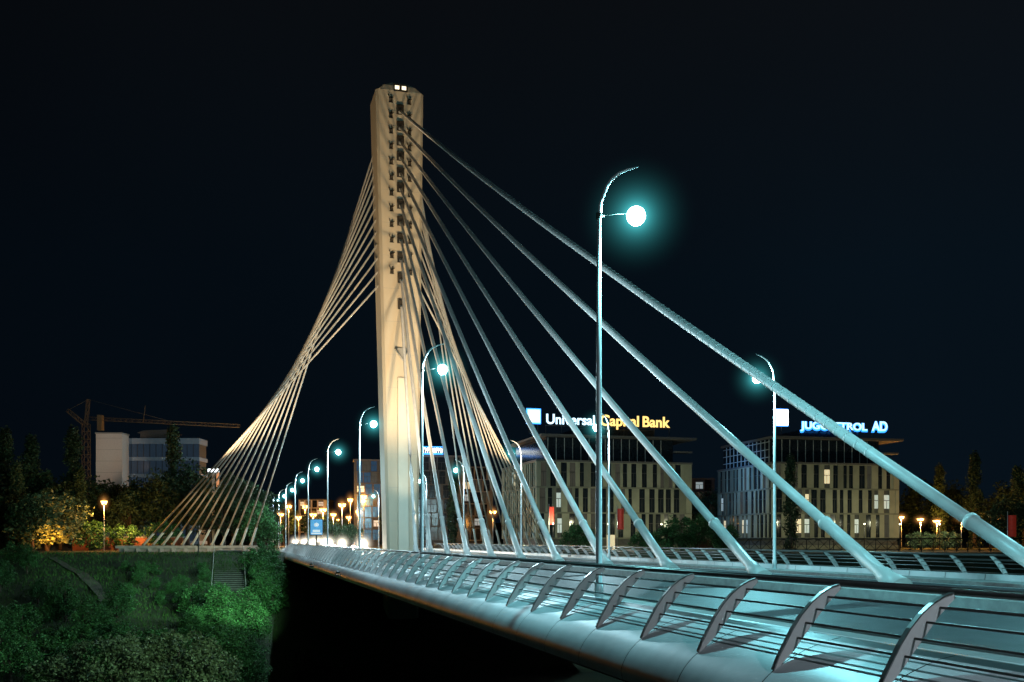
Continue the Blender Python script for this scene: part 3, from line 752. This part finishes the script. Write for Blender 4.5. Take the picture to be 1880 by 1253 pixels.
T2 = tree("broadleaf_tree", "broadleaf tree with uneven dark crown", 8, 6, 6, 2, 50, 70, .2, 2, M_leafd)
C1 = tree("cypress_tree", "tall narrow dark cypress tree", 13, 3.0, 12, 1, 70, 60, .18, 3, M_leafd, 'col', group="cypress trees")
G1 = tree("bush_tree", "leafy green young tree on the river bank slope", 6, 5, 5, 1, 60, 80, .13, 4, M_leaf, group="trees on the river bank")
G2 = tree("shrub", "dense green shrub on the river bank slope", 3, 4, 2.8, .2, 45, 80, .11, 5, M_leaf, cat="bush", group="shrubs on the river bank")
G3 = tree("shrub", "pale green shrub on the river bank slope", 3.4, 4.4, 3.2, .2, 50, 80, .11, 6, M_leafp, cat="bush", group="shrubs on the river bank")
used = set()
def plant(rt, loc, sc, **k):
    rot = rnd.uniform(0, 6.28)
    s3 = (sc*rnd.uniform(.9, 1.1), sc*rnd.uniform(.9, 1.1), sc*rnd.uniform(.92, 1.08))
    if rt.name not in used:
        used.add(rt.name); rt.location = loc; rt.rotation_euler = (0, 0, rot); rt.scale = s3
        return rt
    return clone(rt, loc, rot, s3, **k)
def plant_top(rt, u, vtop, Y, h0, **k):
    p = PX(u, vtop, Y); g0 = terr(p.x, p.y); plant(rt, Vector((p.x, p.y, g0)), max(.3, (p.z-g0)/h0), **k)
for (u, v, Y) in ((10, 795, 190), (57, 810, 200), (134, 797, 205), (318, 805, 190), (148, 870, 175), (30, 850, 170), (833, 870, 215), (1452, 850, 172), (1725, 868, 210), (1790, 848, 200), (1867, 860, 190)): plant_top(C1, u, v, Y, 13)
for (u, v, Y) in ((-20, 890, 165), (35, 870, 185), (85, 860, 195), (110, 880, 175), (165, 900, 190), (205, 870, 200), (245, 895, 195), (285, 895, 185), (345, 875, 195), (385, 880, 185), (430, 865, 180), (465, 875, 175), (485, 920, 170), (240, 915, 180), (410, 905, 170), (60, 925, 160), (600, 932, 240), (575, 938, 260), (630, 945, 235), (520, 940, 280), (735, 930, 240), (1690, 900, 240), (1750, 910, 230), (1820, 905, 225), (1880, 890, 215), (1665, 915, 260), (1850, 930, 170), (1310, 910, 210), (815, 900, 250)):
    plant_top(rnd.choice((T1, T2)), u, v, Y, 9)
for (u, v, Y, rt) in ((88, 908, 163, G3), (165, 960, 168, G2), (233, 965, 170, G2), (300, 962, 168, G2), (1250, 955, 165, G2), (1285, 948, 168, G1), (1225, 968, 160, G2), (1330, 965, 168, G2), (1060, 965, 165, G2), (1180, 975, 165, G2), (1690, 975, 180, G3), (1740, 978, 180, G3), (490, 940, 160, G1), (468, 925, 158, G1), (640, 965, 190, G3), (600, 955, 200, G3)):
    plant_top(rt, u, v, Y, {G1: 6, G2: 3, G3: 3.4}[rt])
for (u, v, h, rt) in ((478, 1085, 4.2, G1), (485, 1120, 4.4, G1), (455, 1150, 4, G1), (425, 1165, 3.2, G1), (410, 1200, 4.2, G1), (465, 1200, 4.5, G1), (400, 1240, 4.5, G1), (450, 1262, 5, G1), (474, 1058, 3.2, G2), (498, 1070, 3.2, G2), (488, 1042, 3.0, G2), (505, 1095, 3, G2), (500, 1130, 3.2, G2), (370, 1110, 2.2, G2), (350, 1130, 2.6, G2), (330, 1085, 1.6, G2),
                      (250, 1275, 5, G3), (330, 1275, 5, G3), (210, 1290, 5, G3), (380, 1290, 4.5, G3), (290, 1220, 2.8, G2), (350, 1200, 2.6, G2), (20, 1260, 4.5, G1), (80, 1230, 3, G2), (120, 1285, 4, G3), (40, 1170, 2.8, G2), (150, 1200, 2.6, G2), (0, 1090, 3.6, G1), (50, 1055, 3.4, G1), (70, 1110, 2.8, G1), (0, 1190, 3.6, G1), (20, 1045, 3.2, G1), (110, 1140, 2.6, G2)):
    p = hit(u, v); plant(rt, p, h/{G1: 6, G2: 3, G3: 3.4}[rt])
for i in range(60):
    u = rnd.uniform(-40, 480); v = rnd.uniform(1140, 1300); p = hit(u, v)
    plant(rnd.choice((G2, G2, G3, G1)), p, rnd.uniform(.3, .75))
for i in range(16):
    u = rnd.uniform(215, 380); v = rnd.uniform(1045, 1115); plant(rnd.choice((G2, G1)), hit(u, v), rnd.uniform(.2, .42))
for (u, v, h) in ((570, 1262, 3.5), (620, 1275, 3)): plant(G3, hit(u, v), h/3.4)
m = MB(); rr = random.Random(9)
for i in range(45000):
    s = rr.uniform(92, 146); p = rr.uniform(-62, 6); q = W(s, p); z = terr(q.x, q.y)
    a = rr.uniform(0, 6.28); h = rr.uniform(.12, .42); wd = .05
    dx, dy = math.cos(a)*wd, math.sin(a)*wd; lx, ly = rr.gauss(0, .12), rr.gauss(0, .12)
    k = len(m.v); m.v += [(q.x-dx, q.y-dy, z-.05), (q.x+dx, q.y+dy, z-.05), (q.x+lx, q.y+ly, z+h)]
    m.f.append((k, k+1, k+2)); m.m.append(0); m.smooth.append(False)
obj("grass", m.mesh("grass", [M_grass]), kind="stuff", label="rough grass covering the river bank slope", category="grass")

# ---------------------------------------------------------------- stairs, path, walls, fence
t0 = hit(420, 1092); t1 = Vector((PX(420, 1018, 141).x, 141, -.15))
r = obj("outdoor_staircase", None, loc=t1, label="concrete staircase with handrails descending the grassy bank", category="staircase")
m = MB(); n = 22; dirv = (t0-t1); run = Vector((dirv.x, dirv.y, 0)); L = run.length; ang = math.atan2(run.y, run.x)
drop = max(abs(dirv.z), 3)
for i in range(n):
    y0 = L*i/n; y1 = L*(i+1)/n; z = -drop*i/n+.35
    m.box(y0, y1-.05, -1.75, 1.75, z-1.4, z, 1); m.box(y0, y1+.06, -1.78, 1.78, z+.001, z+.06, 0)
obj("steps", m.mesh("steps", [mat("step_tread", (.13, .13, .12), .85, var=.3), mat("step_riser", (.04, .04, .037), .9)]), r, rot=ang)
m = MB()
for x in (-1.95, 1.95):
    m.tube([(0, x, 1.25), (L, x, 1.25-drop)], .035, 6)
    m.tube([(0, x, .8), (L, x, .8-drop)], .025, 6)
    for i in range(9): m.tube([(L*i/8, x, -.3-drop*i/8), (L*i/8, x, 1.25-drop*i/8)], .03, 6)
obj("handrail", m.mesh("handrail", [M_grey]), r, rot=ang)
m = MB(); pp = [hit(u, v) for u, v in ((96, 1026), (105, 1031), (114, 1037), (124, 1043), (138, 1051), (150, 1058), (163, 1068), (173, 1077), (182, 1088), (188, 1098), (193, 1108))]
rr = random.Random(4); wl = [rr.uniform(.35, .8) for _ in pp]; wr_ = [rr.uniform(.35, .8) for _ in pp]
for i in range(len(pp)-1):
    a, b = pp[i], pp[i+1]; u_ = Vector((0, 0, .12)); d_ = Vector((.92, .38, 0))
    m.face([a-d_*wl[i]+u_, a+d_*wr_[i]+u_, b+d_*wr_[i+1]+u_, b-d_*wl[i+1]+u_])
obj("path", m.mesh("path", [M_path]), kind="structure", label="worn gravel footpath down the bank", category="path")
a = PX(152, 1004, 172); b = PX(335, 1004, 166)
r = obj("brick_wall", None, loc=(a.x, a.y, -.1), rot=math.atan2(b.y-a.y, b.x-a.x), label="low red brick wall with coping lit orange", category="wall")
L = (b-a).length; m = MB(); m.box(0, L, 0, .4, 0, 2.2); m.box(0, 4.6, -2.5, -.002, 0, 2.9)
obj("wall", m.mesh("wall", [M_brick]), r); m = MB(); m.box(4.62, L+.1, -.08, .48, 2.202, 2.35); m.box(-.1, 4.7, -2.6, .1, 2.902, 3.05); obj("coping", m.mesh("coping", [M_kerb]), r)
light("brick_wall_fill", 'POINT', (a.x+10, a.y-5, 4.5), (1, .45, .12), 2200, .2)  # bare point lamp added to turn the brick orange
a = Vector((34, 150, -.1))
r = obj("lattice_fence", None, loc=a, label="dark steel lattice parapet beyond the bridge", category="fence")
m = MB(); L = 52; n = 30
m.tube([(0, 0, 2.0), (L, 0, 2.0)], .09, 6); m.tube([(0, 0, .3), (L, 0, .3)], .09, 6)
for i in range(n):
    x0 = L*i/n; x1 = L*(i+1)/n; m.tube([(x0, 0, 0), (x0, 0, 2.0)], .06, 5); m.tube([(x0, 0, .3), (x1, 0, 2.0)], .05, 5); m.tube([(x1, 0, .3), (x0, 0, 2.0)], .05, 5)
obj("lattice_panel", m.mesh("lattice_panel", [M_dark]), r)

r0 = obj("added_forecourt_lamp", None, label="added low post lamp with warm white globe lighting the offices", category="street lamp", group="added forecourt lamps")  # post lamps added to light the office fronts
m = MB(); m.tube([(0, 0, 0), (0, 0, 4.4)], [.08, .05], 8); obj("pole", m.mesh("pole", [M_dark]), r0)
m = MB(); m.sphere((0, 0, 4.55), .14, 12, 8); obj("lamp_globe", m.mesh("lamp_globe", [mat("fill_lamp_glow", (.9, .9, .7), emit=(1, .9, .6), es=4)]), r0)
light("forecourt_fill_light", 'POINT', (0, 0, 5.0), (.95, .95, .62), 800, .2, r0)
fl = [(c1, a1, x, -10) for x in (0, 10, 20, 30)]+[(c2, a2, x, -10) for x in (6, 12, 19, 27)]
for i, (c, an, x, y) in enumerate(fl):
    q = c+Vector((math.cos(an)*x-math.sin(an)*y, math.sin(an)*x+math.cos(an)*y, -.1))
    if i == 0: r0.location = q
    else: clone(r0, q, 0)
ctr = c2+Vector((-2.7, 11, 12)); light("blue_facade_fill", 'SPOT', ctr+Vector((-8, -5, 3)), (.12, .42, 1), 4500, .3, target=ctr, angle=120)  # bare spot added to colour the office side blue
